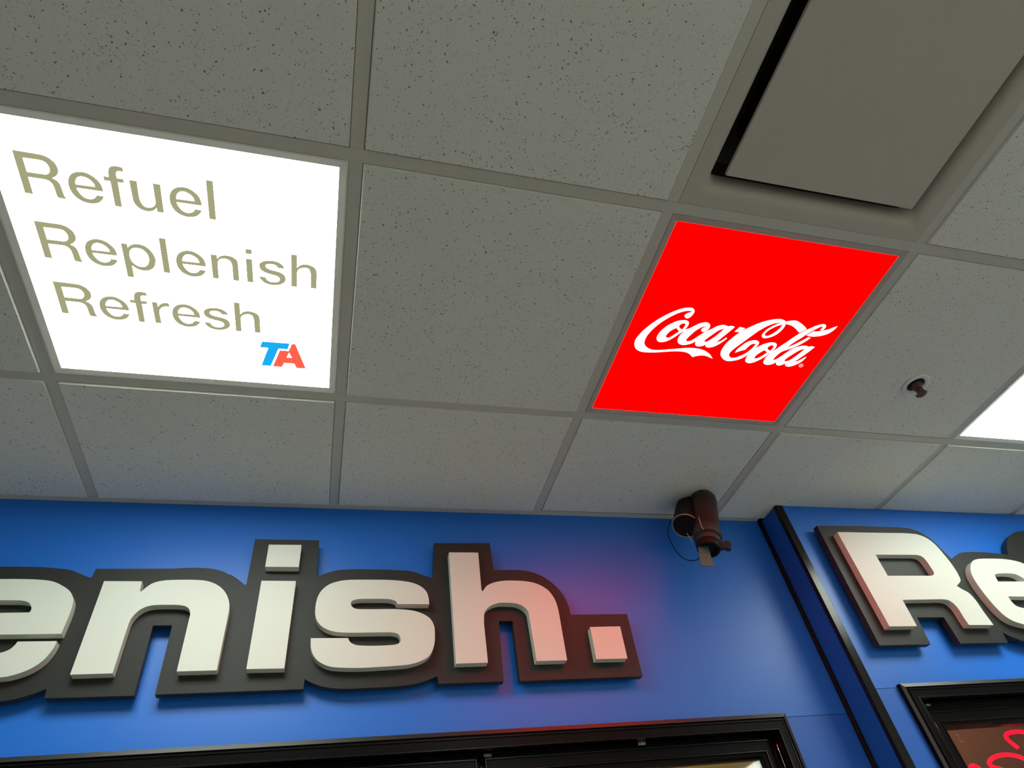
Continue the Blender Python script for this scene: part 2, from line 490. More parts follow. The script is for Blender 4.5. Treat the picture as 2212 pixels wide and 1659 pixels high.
GLYPH = {
    'R': '-5709,5944c -5349,5952c -5261,5962 -5180,6005 -5122,6074 -5100,6160 -5107,6229 -5144,6298 -5190,6337 -5226,6361c -5174,6389 -5135,6446 -5123,6520 -5115,6637 -5103,6695 -5085,6734c -5211,6728c -5229,6687 -5234,6575 -5246,6483 -5285,6426 -5345,6404 -5419,6402c -5590,6400c -5592,6720c -5714,6715c/-5586,6057c -5373,6054c -5286,6070 -5242,6118 -5225,6182 -5236,6240 -5267,6285 -5314,6310 -5379,6310c -5585,6309c',
    'e': '-4478,6485c -4475,6422 -4497,6331 -4542,6263 -4607,6205 -4685,6169 -4769,6165 -4859,6192 -4939,6257 -4988,6357 -5001,6465 -4985,6568 -4937,6662 -4862,6722 -4771,6753 -4683,6750 -4588,6716 -4516,6645 -4484,6577c -4595,6574c -4630,6628 -4685,6662 -4754,6667 -4816,6635 -4861,6571 -4883,6515 -4887,6480c/-4885,6418c -4883,6374 -4854,6306 -4813,6266 -4758,6249 -4694,6263 -4635,6303 -4598,6361 -4589,6414c',
    'f': '-4423,6182c -4341,6188c -4331,6094 -4314,6034 -4277,5988 -4226,5968 -4163,5962 -4093,5973c -4094,6057c -4149,6049 -4189,6060 -4214,6103 -4216,6149 -4213,6189c -4114,6190c -4114,6262c -4212,6263c -4224,6744c -4334,6738c -4330,6262c -4422,6262c',
    'u': '-4027,6186c -3908,6189c -3915,6417 -3914,6526 -3894,6615 -3847,6673 -3777,6677 -3712,6651 -3670,6590 -3661,6521c -3658,6188c -3539,6191c -3549,6749c -3656,6745c -3659,6670c -3707,6721 -3778,6756 -3849,6758 -3927,6733 -3989,6674 -4022,6593 -4025,6508c',
    'l': '-2785,5975c -2672,5977c -2677,6752c -2793,6747c',
    'p': '-4376,7508c -4274,7512c -4273,7589c -4213,7526 -4124,7492 -4029,7492 -3928,7547 -3859,7654 -3829,7769 -3839,7867 -3878,7970 -3950,8044 -4041,8077 -4127,8074 -4197,8043 -4262,7991c -4268,8265c -4379,8263c/-4125,7577 -4054,7585 -3999,7620 -3955,7692 -3942,7786 -3960,7877 -3998,7948 -4053,7989 -4128,7995 -4196,7961 -4247,7896 -4269,7804 -4262,7708 -4230,7632 -4181,7591',
    'n': '-2841,7521c -2729,7521c -2725,7602c -2673,7538 -2590,7505 -2495,7507 -2416,7542 -2365,7603 -2355,7707c -2354,8071c -2466,8072c -2466,7723c -2484,7647 -2528,7597 -2595,7583 -2664,7600 -2708,7647 -2728,7737c -2730,8069c -2840,8073c',
    'i': '-2208,7520c -2092,7522c -2091,8069c -2206,8069c',
    'dot': '-2206,7301c -2091,7300c -2088,7402c -2202,7406c',
    's': '-1497,7652c -1517,7589 -1587,7529 -1684,7500 -1782,7502 -1880,7530 -1952,7593 -1965,7666 -1943,7733 -1875,7786 -1777,7817 -1678,7838 -1614,7869 -1590,7926 -1624,7981 -1696,8006 -1782,8000 -1837,7957 -1861,7905c -1977,7904c -1951,7970 -1883,8042 -1784,8078 -1669,8076 -1553,8031 -1487,7957 -1476,7882 -1506,7804 -1577,7754 -1675,7729 -1760,7715 -1829,7681 -1852,7640 -1834,7602 -1770,7580 -1700,7582 -1645,7609 -1615,7652c',
    'h': '-1371,7295c -1259,7297c -1258,7590c -1205,7528 -1112,7489 -1019,7497 -933,7537 -888,7612 -879,7720c -879,8051c -995,8048c -999,7701c -1025,7605 -1076,7573 -1140,7578 -1205,7609 -1248,7666 -1258,7758c -1258,8058c -1372,8058c',
    'r': '-4042,8827c -3942,8830c -3940,8936c -3893,8871 -3818,8824 -3725,8819c -3725,8915c -3800,8912 -3882,8960 -3924,9039 -3933,9129c -3929,9369c -4041,9367c',
}
PRINT = {
    'T': '-1983,9615c -1411,9604c -1459,9782c -1649,9784c -1825,10327c -2022,10327c -1863,9789c -2039,9789c',
    'A': '-1369,9609c -1297,9605c -1069,10319c -1277,10324c -1323,10194c -1536,10200c -1584,10329c -1780,10329c -1623,9828c -1437,9824c/-1429,9875c -1371,10022c -1480,10025c',
    'tm': '-1037,10305c -999,10304c -1001,10326c -1034,10325c',
    'c1': '7332,7651 7390,7700 7435,7705 7486,7663 7517,7577 7515,7482 7457,7418 7379,7400 7262,7421 7123,7483 6965,7597 6797,7756 6650,7938 6525,8143 6448,8337 6417,8494 6441,8628 6517,8749 6622,8815 6733,8842 6906,8838 7086,8814 7287,8772 7490,8730 7673,8708 7823,8711 7943,8744 8037,8802 8095,8846c 8193,8797 8314,8764 8420,8764 8543,8798 8654,8831c 8537,8722 8386,8632 8225,8580 8052,8563 7891,8568 7727,8598 7527,8646 7326,8692 7125,8735 6983,8744 6856,8716 6753,8658 6686,8580 6654,8464 6662,8310 6725,8117 6819,7940 6935,7786 7061,7656 7175,7568 7289,7509 7392,7490 7442,7496 7449,7522c 7380,7556 7338,7602',
    'oca': '7378,7767 7451,7770 7513,7806 7542,7876 7535,7969 7509,8039c 7620,7983 7719,7886 7812,7807 7907,7765 7991,7759 8076,7805 8110,7884 8094,7971 8048,8028 7989,8041 7935,8005 7938,7949 7982,7905 8033,7870c 7951,7885 7875,7941 7794,8044 7730,8188 7692,8296 7694,8348 7734,8372 7807,8354 7869,8299 7964,8158 8066,8034 8189,7925 8277,7837 8381,7782 8481,7777 8569,7804c 8602,7782 8673,7776 8737,7790c 8715,7855 8636,8019 8562,8167 8491,8325c 8603,8249 8682,8138c 8714,8157 8674,8240 8587,8366 8482,8459 8380,8495 8298,8482 8246,8418c 8187,8469 8094,8493 8021,8481 7973,8426 7958,8332c 7892,8410 7775,8477 7667,8500 7551,8470 7484,8392 7464,8274 7495,8151 7553,8087c 7490,8109c 7434,8176 7327,8326 7215,8435 7091,8482 7000,8471 6931,8402 6912,8294 6939,8156 7016,8004 7122,7891 7239,7805/7288,8010c 7188,8106 7135,8214 7131,8300 7170,8329 7237,8317 7312,8225 7402,8104c 7329,8054/7334,7921 7370,7874 7435,7861 7465,7887 7470,7969 7443,8036 7383,8014 7337,7970/8505,7866c 8378,7951 8275,8101 8186,8250 8172,8313 8212,8334 8270,8301 8367,8166 8464,7973',
    'hy': '8804,7932c 8866,7779c 9020,7792c 8964,7928c',
    'c2': '9876,7424 9958,7459 10003,7534 10020,7626 10003,7741 9950,7861 9853,7961 9717,8023 9634,8013 9582,7961 9571,7875 9612,7757 9689,7653 9780,7572 9887,7507c 9758,7534 9639,7593 9528,7691 9411,7835 9316,7996 9215,8176 9128,8329 9051,8474 9014,8597 9049,8685 9127,8740 9245,8726 9360,8647 9460,8542 9532,8387 9563,8275 9557,8236 9492,8230 9438,8272 9402,8349 9375,8443c 9252,8504 9156,8571c 9157,8470 9204,8356 9276,8230 9372,8152 9493,8119 9593,8146 9637,8211 9631,8311 9599,8452 9533,8589 9442,8711 9316,8801 9126,8858 8968,8824 8826,8712 8765,8592 8755,8466 8778,8302 8843,8135 8918,7991 9023,7848 9144,7737 9286,7613 9467,7504 9666,7430 9793,7413/9647,7927 9633,7876 9668,7776 9741,7689 9822,7618 9933,7557c 9932,7646 9893,7764 9830,7868 9747,7940 9685,7953',
    'sw1': '9958,7468c 10029,7439 10167,7405 10280,7416 10424,7475 10558,7546 10652,7611c 10518,7741c 10424,7683 10315,7617 10171,7557 10004,7531c',
    'sw2': '10876,7652c 10965,7642 11105,7604 11258,7529 11342,7462 11422,7417c 11403,7524 11335,7645 11225,7730 11077,7786 10929,7814 10762,7800c',
    'ola': '10133,8403c 10167,8384c 10243,8249 10338,8101 10453,7902 10545,7762 10679,7623 10794,7519 10893,7448 10995,7409 11074,7418 11120,7471 11117,7552 11097,7591c 11025,7594c 11044,7511 11040,7472c 10965,7502 10900,7570 10841,7634 10787,7706 10729,7788 10668,7894 10569,8031 10498,8154 10454,8249c 10616,8108 10749,7966 10853,7840c 10923,7862c 10842,7996 10726,8136 10580,8259 10433,8351 10376,8412c 10332,8524 10310,8613 10309,8682c 10385,8647 10468,8535 10576,8344 10682,8215 10836,8134 10954,8115 11043,8138c 11103,8115 11215,8120c 11175,8227 11084,8410 10941,8667c 11017,8636 11118,8525 11151,8471c 11184,8485 11136,8644 11022,8768 10895,8839 10797,8835 10739,8791 10728,8726c 10663,8800 10573,8839 10490,8809 10455,8765 10445,8722c 10370,8813 10245,8854 10138,8829 10086,8770 10068,8642 10097,8531 10122,8464c 10085,8479c 10057,8558 9954,8699 9832,8811 9712,8858 9618,8837 9562,8779 9539,8642 9565,8491 9657,8333 9770,8215 9908,8141 10026,8126 10118,8160 10155,8239 10156,8333/9904,8385c 9818,8491 9766,8593 9766,8668 9819,8687 9910,8623 10019,8460c 9952,8422/9949,8275 9984,8225 10054,8220 10088,8258 10085,8352 10062,8391 9977,8355 9945,8317/10990,8208c 10866,8272 10743,8435 10652,8593 10645,8659 10686,8680 10784,8625 10878,8472',
    'dot': '11145,8776 11140,8727 11180,8700 11241,8715 11274,8749 11280,8798 11243,8831 11184,8820',
}
TEXT_PLACES = [('R', 0.0000, 0.0000), ('e', 0.0000, 0.0000), ('f', 0.0000, 0.0000), ('u', 0.0000, 0.0000), ('e', 0.1578, 0.0012), ('l', 0.0000, 0.0000), ('R', -0.0007, 0.1312), ('e', -0.0007, 0.1321), ('p', 0.0000, 0.0000), ('l', -0.0926, 0.1318), ('e', 0.1531, 0.1334), ('n', 0.0000, 0.0000), ('i', 0.0000, 0.0000), ('dot', 0.0000, 0.0000), ('s', 0.0000, 0.0000), ('h', 0.0000, 0.0000), ('R', -0.0011, 0.2622), ('e', -0.0013, 0.2629), ('f', -0.0016, 0.2640), ('r', 0.0000, 0.0000), ('e', 0.1306, 0.2641), ('s', -0.1127, 0.1322), ('h', -0.1126, 0.1328)]

# ------------------------------------------------------------------ the room shell
floor = struct(boxes("floor", [(X0, X1, YB, YL + 1.2, -0.06, 0.0)], M_FLOOR))
ceiling = struct(boxes("ceiling", [(X0, X1, YB, YL + 1.2, CEIL + 0.28, CEIL + 0.34)], M_DARK))
WTL = CEIL - 0.0008
WT = CEIL - 0.0056                      # top of the finished walls, just under the ceiling boards

DL = dict(x0=-1.55, x1=1.178, top=EYE + 0.4805, seam=EYE + 0.4732)     # left door casing, outer edges
DR = dict(x0=1.4882, x1=3.05, top=EYE + 0.5055, seam=EYE + 0.4988)     # right door casing
CW = 0.040                                                             # casing width

wall_left = struct(boxes("wall_left", [
    (X0, DL['x0'] + CW, YL + 0.003, YL + 0.14, 0.0, WTL),
    (DL['x0'] + CW, DL['x1'] - CW, YL + 0.003, YL + 0.14, DL['top'] - CW, WTL),
    (DL['x1'] - CW, XC, YL + 0.003, YL + 0.14, 0.0, WTL)], M_BLUE2))
boxes("wall_panel", [(X0, XC - 0.0005, YL, YL + 0.003, DL['seam'] + 0.0006, WTL)], M_BLUE, wall_left)
boxes("wall_panel", [(DL['x1'] - 0.01, XC - 0.0005, YL + 0.0004, YL + 0.003, 0.0, DL['seam'] - 0.0006)], M_BLUE2, wall_left)
boxes("wall_panel", [(X0, DL['x0'] + 0.01, YL + 0.0004, YL + 0.003, 0.0, DL['seam'] - 0.0006)], M_BLUE2, wall_left)

wall_right = struct(boxes("wall_right", [
    (XC + 0.002, DR['x0'] + CW, YR + 0.003, YL + 0.14, 0.0, WT),
    (DR['x0'] + CW, DR['x1'] - CW, YR + 0.003, YL + 0.14, DR['top'] - CW, WT),
    (DR['x1'] - CW, X1, YR + 0.003, YL + 0.14, 0.0, WT)], M_BLUE2))
boxes("wall_panel", [(XC, X1, YR, YR + 0.003, DR['seam'] + 0.0006, WT)], M_BLUE, wall_right)
boxes("wall_panel", [(XC, DR['x0'] + 0.01, YR + 0.0004, YR + 0.003, 0.0, DR['seam'] - 0.0006)], M_BLUE2, wall_right)
boxes("wall_panel", [(DR['x1'] - 0.01, X1, YR + 0.0004, YR + 0.003, 0.0, DR['seam'] - 0.0006)], M_BLUE2, wall_right)
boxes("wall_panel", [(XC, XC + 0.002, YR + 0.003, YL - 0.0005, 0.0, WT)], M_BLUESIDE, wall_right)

struct(boxes("wall_far_left", [(X0 - 0.1, X0, YB, YL + 0.14, 0.0, CEIL + 0.3)], M_PAINT))
struct(boxes("wall_far_right", [(X1, X1 + 0.1, YB, YL + 0.14, 0.0, CEIL + 0.3)], M_PAINT))
struct(boxes("wall_rear", [(X0, X1, YB - 0.1, YB, 0.0, CEIL + 0.3)], M_PAINT))

# black corner guards
def quarter_guard(name, x0, x1, ya, yb, z0, z1, mat):
    o = struct(boxes(name, [(x0, x1, ya, yb, z0, z1)], mat, bevel=0.003))
    return o
quarter_guard("trim_1", XC - 0.0115, XC - 0.0005, YL - 0.011, YL - 0.0002, 0.0, WTL - 0.001, M_GASKET)
t2 = struct(boxes("trim_2", [(XC - 0.0035, XC + 0.024, YR - 0.0035, YR - 0.0002, 0.0, WT - 0.001),
                             (XC - 0.0035, XC - 0.0002, YR - 0.0002, YR + 0.012, 0.0, WT - 0.001)], M_BLACK, bevel=0.0016))
# wall angle that carries the boards along the left wall
struct(boxes("trim_3", [(X0, XC - 0.012, YL - 0.022, YL - 0.0002, CEIL - 0.0005, CEIL + 0.0008),
                        (X0, XC - 0.012, YL - 0.0014, YL - 0.0002, CEIL + 0.0008, CEIL + 0.02)], M_TEE))

# ------------------------------------------------------------------ ceiling grid and boards
def gx(i): return GX + i * PITCH
def gy(j): return GY + j * PITCH
I0, I1, J0, J1 = -5, 7, -7, 0                 # whole cells run I0..I1-1, J0..J1
LIGHTS = {(-1, 0): 'words', (1, 0): 'red', (3, 0): 'plain'}
FILL_CELLS = [(1, -4), (5, -4), (3, -7)]  # cells of the added panels, out of view, there to light the shop
VENT = (1, -1)
TW = 0.0120                                   # half width of a tee flange
TD = 0.0050                                   # how far the boards hang below the tees

def tile_mesh(w, d):
    """Lay-in board with a small bevelled reveal all round; origin at the centre of its lower face."""
    B, T = 0.0020, 0.014
    rings = [(0.0, -B, 0.0), (0.0, 0.0, 0.0046), (0.0, 0.0, T)]
    V = []
    for (_, ins, z) in rings:
        hw, hd = w / 2 + (ins if ins < 0 else 0), d / 2 + (ins if ins < 0 else 0)
        V += [(-hw, -hd, z), (hw, -hd, z), (hw, hd, z), (-hw, hd, z)]
    F = [(3, 2, 1, 0), (8, 9, 10, 11)]
    for r in (0, 4):
        for k in range(4):
            a, b = r + k, r + (k + 1) % 4
            F.append((a, b, b + 4, a + 4))
    me = bpy.data.meshes.new("ceiling_tile")
    me.from_pydata(V, [], F)
    me.materials.append(M_TILE)
    me.materials.append(M_EDGE)
    for q in range(2, len(me.polygons)):
        me.polygons[q].material_index = 1
    me.update()
    return me

FULL = tile_mesh(PITCH - 2 * TW - 0.002, PITCH - 2 * TW - 0.002)
SEAT = {(2, 0): 0.0036, (1, 1): 0.0034}                                    # boards held a little higher than the rest
def put_tile(me, cx, cy, k, lift=0.0):
    o = bpy.data.objects.new("ceiling_tile", me)
    COL.objects.link(o)
    o.location = (cx, cy, CEIL - TD + 0.0003 * ((k * 7) % 4) + lift)
    o.parent = ceiling
    return o

k = 0
for i in range(I0, I1):
    for j in range(J0, J1 + 1):
        k += 1
        if (i, j) in LIGHTS or (i, j) in FILL_CELLS or (i, j) == VENT:
            continue
        o = put_tile(FULL, gx(i) + PITCH / 2, gy(j) + PITCH / 2, k, SEAT.get((i, j), 0.0))
        if (i, j) == (2, 0):
            SPRINKLER_TILE = o
# cut boards along the wall
ycut = YL - 0.0235
dl = ycut - (gy(1) + TW + 0.001)
CUT = tile_mesh(PITCH - 2 * TW - 0.002, dl)
for i in range(I0, I1):
    k += 3
    put_tile(CUT, gx(i) + PITCH / 2, gy(1) + TW + 0.001 + dl / 2, k, SEAT.get((i, 1), 0.0))

# tees: long runners along the wall direction, short cross tees between them
def tee_mesh(name, L):
    V, F = box_data(-TW, TW, 0, L, 0, 0.0006)
    v, f = box_data(-0.0008, 0.0008, 0, L, 0.0006, 0.030, base=8)
    me = bpy.data.meshes.new(name)
    me.from_pydata(V + v, [], F + f)
    me.materials.append(M_TEE)
    me.update()
    return me
CROSS = tee_mesh("cross_tee", PITCH - 2 * TW - 0.0004)
CROSSCUT = tee_mesh("cross_tee", YL - 0.0225 - gy(1) - TW)
RUN = tee_mesh("main_tee", gx(I1) - gx(I0))
for j in range(J0, J1 + 2):
    o = bpy.data.objects.new("main_tee", RUN)
    COL.objects.link(o)
    o.location = (gx(I0), gy(j), CEIL)
    o.rotation_euler = (0, 0, -math.pi / 2)
    o.parent = ceiling
for i in range(I0, I1 + 1):
    for j in range(J0, J1 + 2):
        o = bpy.data.objects.new("cross_tee", CROSS if j <= J1 else CROSSCUT)
        COL.objects.link(o)
        o.location = (gx(i), gy(j) + TW + 0.0002, CEIL + 0.0002)
        o.parent = ceiling

# ------------------------------------------------------------------ lighted ceiling panels
RIM, REC = 0.0155, 0.0015
def ceiling_light(cell, mat, label, group=None, rim=RIM, fmat=None):
    x, y = gx(cell[0]) + PITCH / 2, gy(cell[1]) + PITCH / 2
    r = empty("ceiling_light", (x, y, CEIL))
    tag(r, label, "ceiling light", group)
    a = PITCH / 2 - TW - 0.0006
    b = a - rim
    # frame ring: flat lip, then a slope up to the acrylic
    prof = [(a, 0.0006), (a, -0.0005), (a - 0.0030, -0.0008), (b, REC), (b, 0.010), (a, 0.010)]
    V, F = [], []
    for (h, z) in prof:
        V += [(x - h, y - h, CEIL + z), (x + h, y - h, CEIL + z), (x + h, y + h, CEIL + z), (x - h, y + h, CEIL + z)]
    n = len(prof)
    for q in range(n):
        for c in range(4):
            p0, p1 = q * 4 + c, q * 4 + (c + 1) % 4
            s = ((q + 1) % n) * 4 - q * 4
            F.append((p0, p1, p1 + s, p0 + s))
    fix_normals(mesh_obj("frame", V, F, fmat or M_FRAME, r))
    z = CEIL + REC + 0.0005
    d = mesh_obj("diffuser", [(x - b, y - b, z), (x + b, y - b, z), (x + b, y + b, z), (x - b, y + b, z),
                              (x - b, y - b, z + .003), (x + b, y - b, z + .003), (x + b, y + b, z + .003), (x - b, y + b, z + .003)],
                 [(3, 2, 1, 0), (4, 5, 6, 7), (0, 1, 5, 4), (1, 2, 6, 5), (2, 3, 7, 6), (3, 0, 4, 7)], mat, r)
    boxes("housing", [(x - b - 0.01, x + b + 0.01, y - b - 0.01, y + b + 0.01, CEIL + 0.0101, CEIL + 0.06)], M_FRAME, r)
    return r, d, z

def printed(name, loops, z, mat, parent, dx=0.0, dy=0.0):
    return plate(name, [[(a + dx, b + dy) for a, b in L] for L in loops],
                 lambda a, b, t: (a, b, z + t * 0.0003), 0.0003, mat, parent)

lamp, words_face, zf = ceiling_light((-1, 0), G_WHITE, "white backlit ceiling panel printed with three olive-grey words and a blue and red logo")
GL = {k: decode(v, 4) for k, v in GLYPH.items()}
PR = {k: decode(v, 4) for k, v in PRINT.items()}
zp = zf - 0.0004
for ch, dx, dy in TEXT_PLACES:
    printed("printed_letter", GL[ch], zp, G_OLIVE, words_face, dx, dy)
o = printed("logo_letter", PR['T'], zp, G_BLUE, words_face); o['label'] = "slanted blue letter T"
o = printed("logo_letter", PR['A'], zp, G_LRED, words_face); o['label'] = "orange-red letter A"
printed("trade_mark", PR['tm'], zp, G_GREY, words_face)

lamp, red_face, zf = ceiling_light((1, 0), G_RED, "bright red backlit ceiling panel with flowing white script lettering", fmat=M_FRAME_RED)
for key in ('c1', 'oca', 'hy', 'c2', 'sw1', 'sw2', 'ola'):
    printed({'hy': "hyphen", 'sw1': "swash", 'sw2': "swash"}.get(key, "script_letters"), PR[key], zp, G_SCRIPT, red_face)
printed("registered_mark", PR['dot'], zp, G_PINK, red_face)

ceiling_light((3, 0), G_WHITE, "plain white glowing ceiling panel past the sprinkler head, right edge")
for c in FILL_CELLS:
    ceiling_light(c, G_FILL, "unseen white ceiling panel added to light the shop", "added ceiling panels out of view")

# ------------------------------------------------------------------ air diffuser with a flat dropped plate
vx, vy = gx(VENT[0]) + PITCH / 2, gy(VENT[1]) + PITCH / 2
vent = tag(empty("air_vent", (vx, vy, CEIL)), "large square ceiling air vent with a flat blank plate over its opening", "air vent")
a = PITCH / 2 - TW - 0.0006
prof = [(a, 0.0006), (a, -0.0004), (0.268, -0.0004), (0.262, 0.0006), (0.256, 0.003), (0.251, 0.007), (0.247, 0.013),
        (0.244, 0.022), (0.242, 0.040), (0.242, 0.085), (0.236, 0.095), (0.186, 0.100), (0.186, 0.150)]
V, F = [], []
NS = 6
for (h, z) in prof:
    r = max(0.0, min(0.022, (0.268 - h) * 0.9))
    pts = []
    for c, (sx, sy) in enumerate(((-1, -1), (1, -1), (1, 1), (-1, 1))):   # corner arcs
        cx, cy = sx * (h - r), sy * (h - r)
        a0 = {0: math.pi, 1: 1.5 * math.pi, 2: 0.0, 3: 0.5 * math.pi}[c]
        for q in range(NS + 1):
            an = a0 + q / NS * math.pi / 2
            pts.append((vx + cx + r * math.cos(an), vy + cy + r * math.sin(an), CEIL + z))
    V += pts
m = 4 * (NS + 1)
for q in range(len(prof) - 1):
    for c in range(m):
        p0, p1 = q * m + c, q * m + (c + 1) % m
        F.append((p0, p1, p1 + m, p0 + m))
o = mesh_obj("flared_frame", V, F, [M_WHITEMETAL, M_VENT_SHADE], vent, smooth=True)
for p in o.data.polygons:
    if max(V[q][2] for q in p.vertices) > CEIL + 0.045:  # upper part of the flare darkened by colour, standing for shade
        p.material_index = 1
o.data.set_sharp_from_angle(angle=math.radians(50))
boxes("duct_neck", [(vx - .19, vx + .19, vy - .19, vy + .19, CEIL + 0.150, CEIL + 0.154)], M_DARK, vent)  # black cap, the neck's inner dark put into its colour
PS = 0.2225
boxes("plate", [(vx - PS, vx + PS, vy - PS, vy + PS, CEIL - 0.002, CEIL + 0.006)], M_WHITEMETAL, vent, bevel=0.0012)
for sx in (-1, 1):
    for sy in (-1, 1):
        boxes("hanger_bracket", [(vx + sx * .10 - .006, vx + sx * .10 + .006, vy + sy * .10 - .006, vy + sy * .10 + .006,
                                  CEIL + 0.006, CEIL + 0.150)], M_STEEL, vent)

# ------------------------------------------------------------------ sprinkler head
sx_, sy_ = 1.505, 0.899
spr = tag(empty("sprinkler_head", (sx_, sy_, SPRINKLER_TILE.location.z)), "small brown sprinkler head in a white ring between red and plain panels", "sprinkler")
zc = SPRINKLER_TILE.location.z
lathe("escutcheon", (sx_, sy_, zc - 0.0002), (0, 0, -1),
      [(0.0, 0.0235), (0.0, 0.0375), (0.002, 0.0382), (0.004, 0.0365), (0.0052, 0.0315), (0.0035, 0.0262), (0.0008, 0.0240)],
      M_ESC, spr, 40, cap=False)
lathe("cup", (sx_, sy_, zc - 0.0002), (0, 0, -1), [(0.0, 0.0245), (0.0006, 0.0245), (0.0008, 0.001)], M_CAMDARK, spr, 32)
lathe("body", (sx_, sy_, zc), (0, 0, -1), [(0, 0.016), (0.006, 0.0165), (0.010, 0.015), (0.012, 0.010), (0.016, 0.008)], M_RUST, spr, 8)
for s in (-1, 1):
    tube("frame_arm", [(sx_ + s * .010, sy_, zc - .010), (sx_ + s * .015, sy_ + .003, zc - .017),
                       (sx_ + s * .012, sy_ + .004, zc - .025), (sx_ + s * .002, sy_ + .004, zc - .031)], 0.0028, M_RUST, spr, 8, 4)
lathe("link", (sx_ + .001, sy_ + .002, zc - .012), (0.1, 0.2, -1), [(0, 0.0045), (0.010, 0.006), (0.016, 0.0035)], M_RUST, spr, 10)
# toothed deflector
V, F = [], []
nt_ = 24
for lay, z in enumerate((zc - 0.031, zc - 0.0325)):
    for q in range(nt_):
        an = 2 * math.pi * q / nt_
        rr = 0.0165 if q % 2 == 0 else 0.0118
        V.append((sx_ + .002 + rr * math.cos(an), sy_ + .006 + rr * math.sin(an), z))
F.append(tuple(range(nt_)))
F.append(tuple(range(2 * nt_ - 1, nt_ - 1, -1)))
for q in range(nt_):
    F.append((q, (q + 1) % nt_, nt_ + (q + 1) % nt_, nt_ + q))
fix_normals(mesh_obj("deflector", V, F, M_RUST, spr))

# ------------------------------------------------------------------ wall signs
SG = {k: decode(v, 6) for k, v in SIGN.items()}
def sign(name_label, yw, back_key, letters):
    g = 0.013
    bf, bb, lf = yw - 0.033, yw - g, yw - 0.056
    L = SG[back_key][0]
    cx = sum(p[0] for p in L) / len(L)
    cz = sum(p[1] for p in L) / len(L)
    r = tag(empty("wall_sign", (cx, yw, cz)), name_label, "sign")
    o = plate("backing_board", SG[back_key], lambda a, b, t: (a, bf + t * (bb - bf), b), 1, M_BACK, r)
    o['label'] = "charcoal board cut to the outline of the letters"
    for key in letters:
        plate("letter", SG[key], lambda a, b, t: (a, lf + t * (bf - 0.0002 - lf), b), 1, M_LETTER, r)
    return r, bb
s1, b1 = sign("long raised white-letter sign on charcoal backing, over the wide left doorway", YL, 'backing',
              ('e', 'n', 'i', 'i_dot', 's', 'h', 'period'))
s2, b2 = sign("raised white-letter sign beginning with R, on the proud right-hand wall", YR, 'backing2', ('R', 'e2'))
for (r, bb, yw, pts) in ((s1, b1, YL, [(-0.68, 2.44), (-0.45, 2.30), (-0.14, 2.26), (0.1, 2.24), (0.36, 2.45), (0.68, 2.2), (0.34, 2.24)]),
                         (s2, b2, YR, [(1.60, 2.50), (1.60, 2.26), (1.85, 2.26), (2.1, 2.26), (2.35, 2.45)])):
    for (px, pz) in pts:
        lathe("standoff", (px, bb, pz), (0, 1, 0), [(0, 0.008), (yw - bb, 0.008)], M_CAMDARK, r, 12)

# ------------------------------------------------------------------ glass doors under the signs
CASING = [(0.0, 0.0), (0.0010, 0.0125), (0.0105, 0.0155), (0.0125, 0.0120), (0.0150, 0.0120), (0.0165, 0.0165),
          (0.0183, 0.0165), (0.020, 0.0140), (0.036, 0.0140), (0.0375, 0.0165), (0.040, 0.0165), (0.040, -0.030), (0.0, -0.0002)]
LEAF = [(0.0, 0.0), (0.0015, 0.004), (0.004, 0.004), (0.0055, 0.0015), (0.0245, 0.0015), (0.0262, 0.0035), (0.0285, 0.0035),
        (0.030, -0.003), (0.036, -0.004), (0.041, -0.012), (0.041, -0.030), (0.0, -0.030)]

def door(name, D, yw, splits, leaf_top, leaf_y, edge_gap=0.010):
    d = struct(empty(name, ((D['x0'] + D['x1']) / 2, yw, 0)))
    zb = 0.0
    sweep_frame("casing", [(D['x0'], zb), (D['x0'], D['top']), (D['x1'], D['top']), (D['x1'], zb)], CASING, [M_MOULD_DIM, M_CASING_LIT, M_BLACK], d, yw, {1: 1, 5: 2, 8: 2, 9: 2})
    # reveal and header behind the casing
    xi0, xi1, zi = D['x0'] + CW, D['x1'] - CW, D['top'] - CW
    boxes("jamb", [(xi0 - 0.002, xi0, yw + 0.02, yw + 0.135, zb, zi), (xi1, xi1 + 0.002, yw + 0.02, yw + 0.135, zb, zi),
                   (xi0, xi1, yw + 0.02, yw + 0.135, zi - 0.0015, zi)], M_GASKET, d)
    boxes("stop", [(xi0, xi1, leaf_y + 0.012, leaf_y + 0.024, leaf_top - 0.006, zi - 0.0015)], M_GASKET, d)
    for (a, b) in splits:
        lf = sweep_frame("door_leaf", [(a, 0.02), (a, leaf_top), (b, leaf_top), (b, 0.02)], LEAF, [M_MOULD_DIM, M_BLACK], d, leaf_y, {0: 1, 1: 1, 5: 1, 8: 1})
        boxes("pane", [(a + 0.040, b - 0.040, leaf_y + 0.016, leaf_y + 0.020, 0.02, leaf_top - 0.040)], M_GLASS, lf)
        boxes("bottom_rail", [(a + 0.041, b - 0.041, leaf_y + 0.002, leaf_y + 0.03, 0.02, 0.10)], M_BLACK, lf)
    return d

YFL = YL + 0.020
d1 = door("door_1", DL, YL, [(-1.50, -0.585), (-0.570, 0.3445), (0.3620, 1.1290)], EYE + 0.4295, YFL)
YFR = YR + 0.020
d2 = door("door_2", DR, YR, [(1.5600, 2.285), (2.300, 3.000)], EYE + 0.4420, YFR)

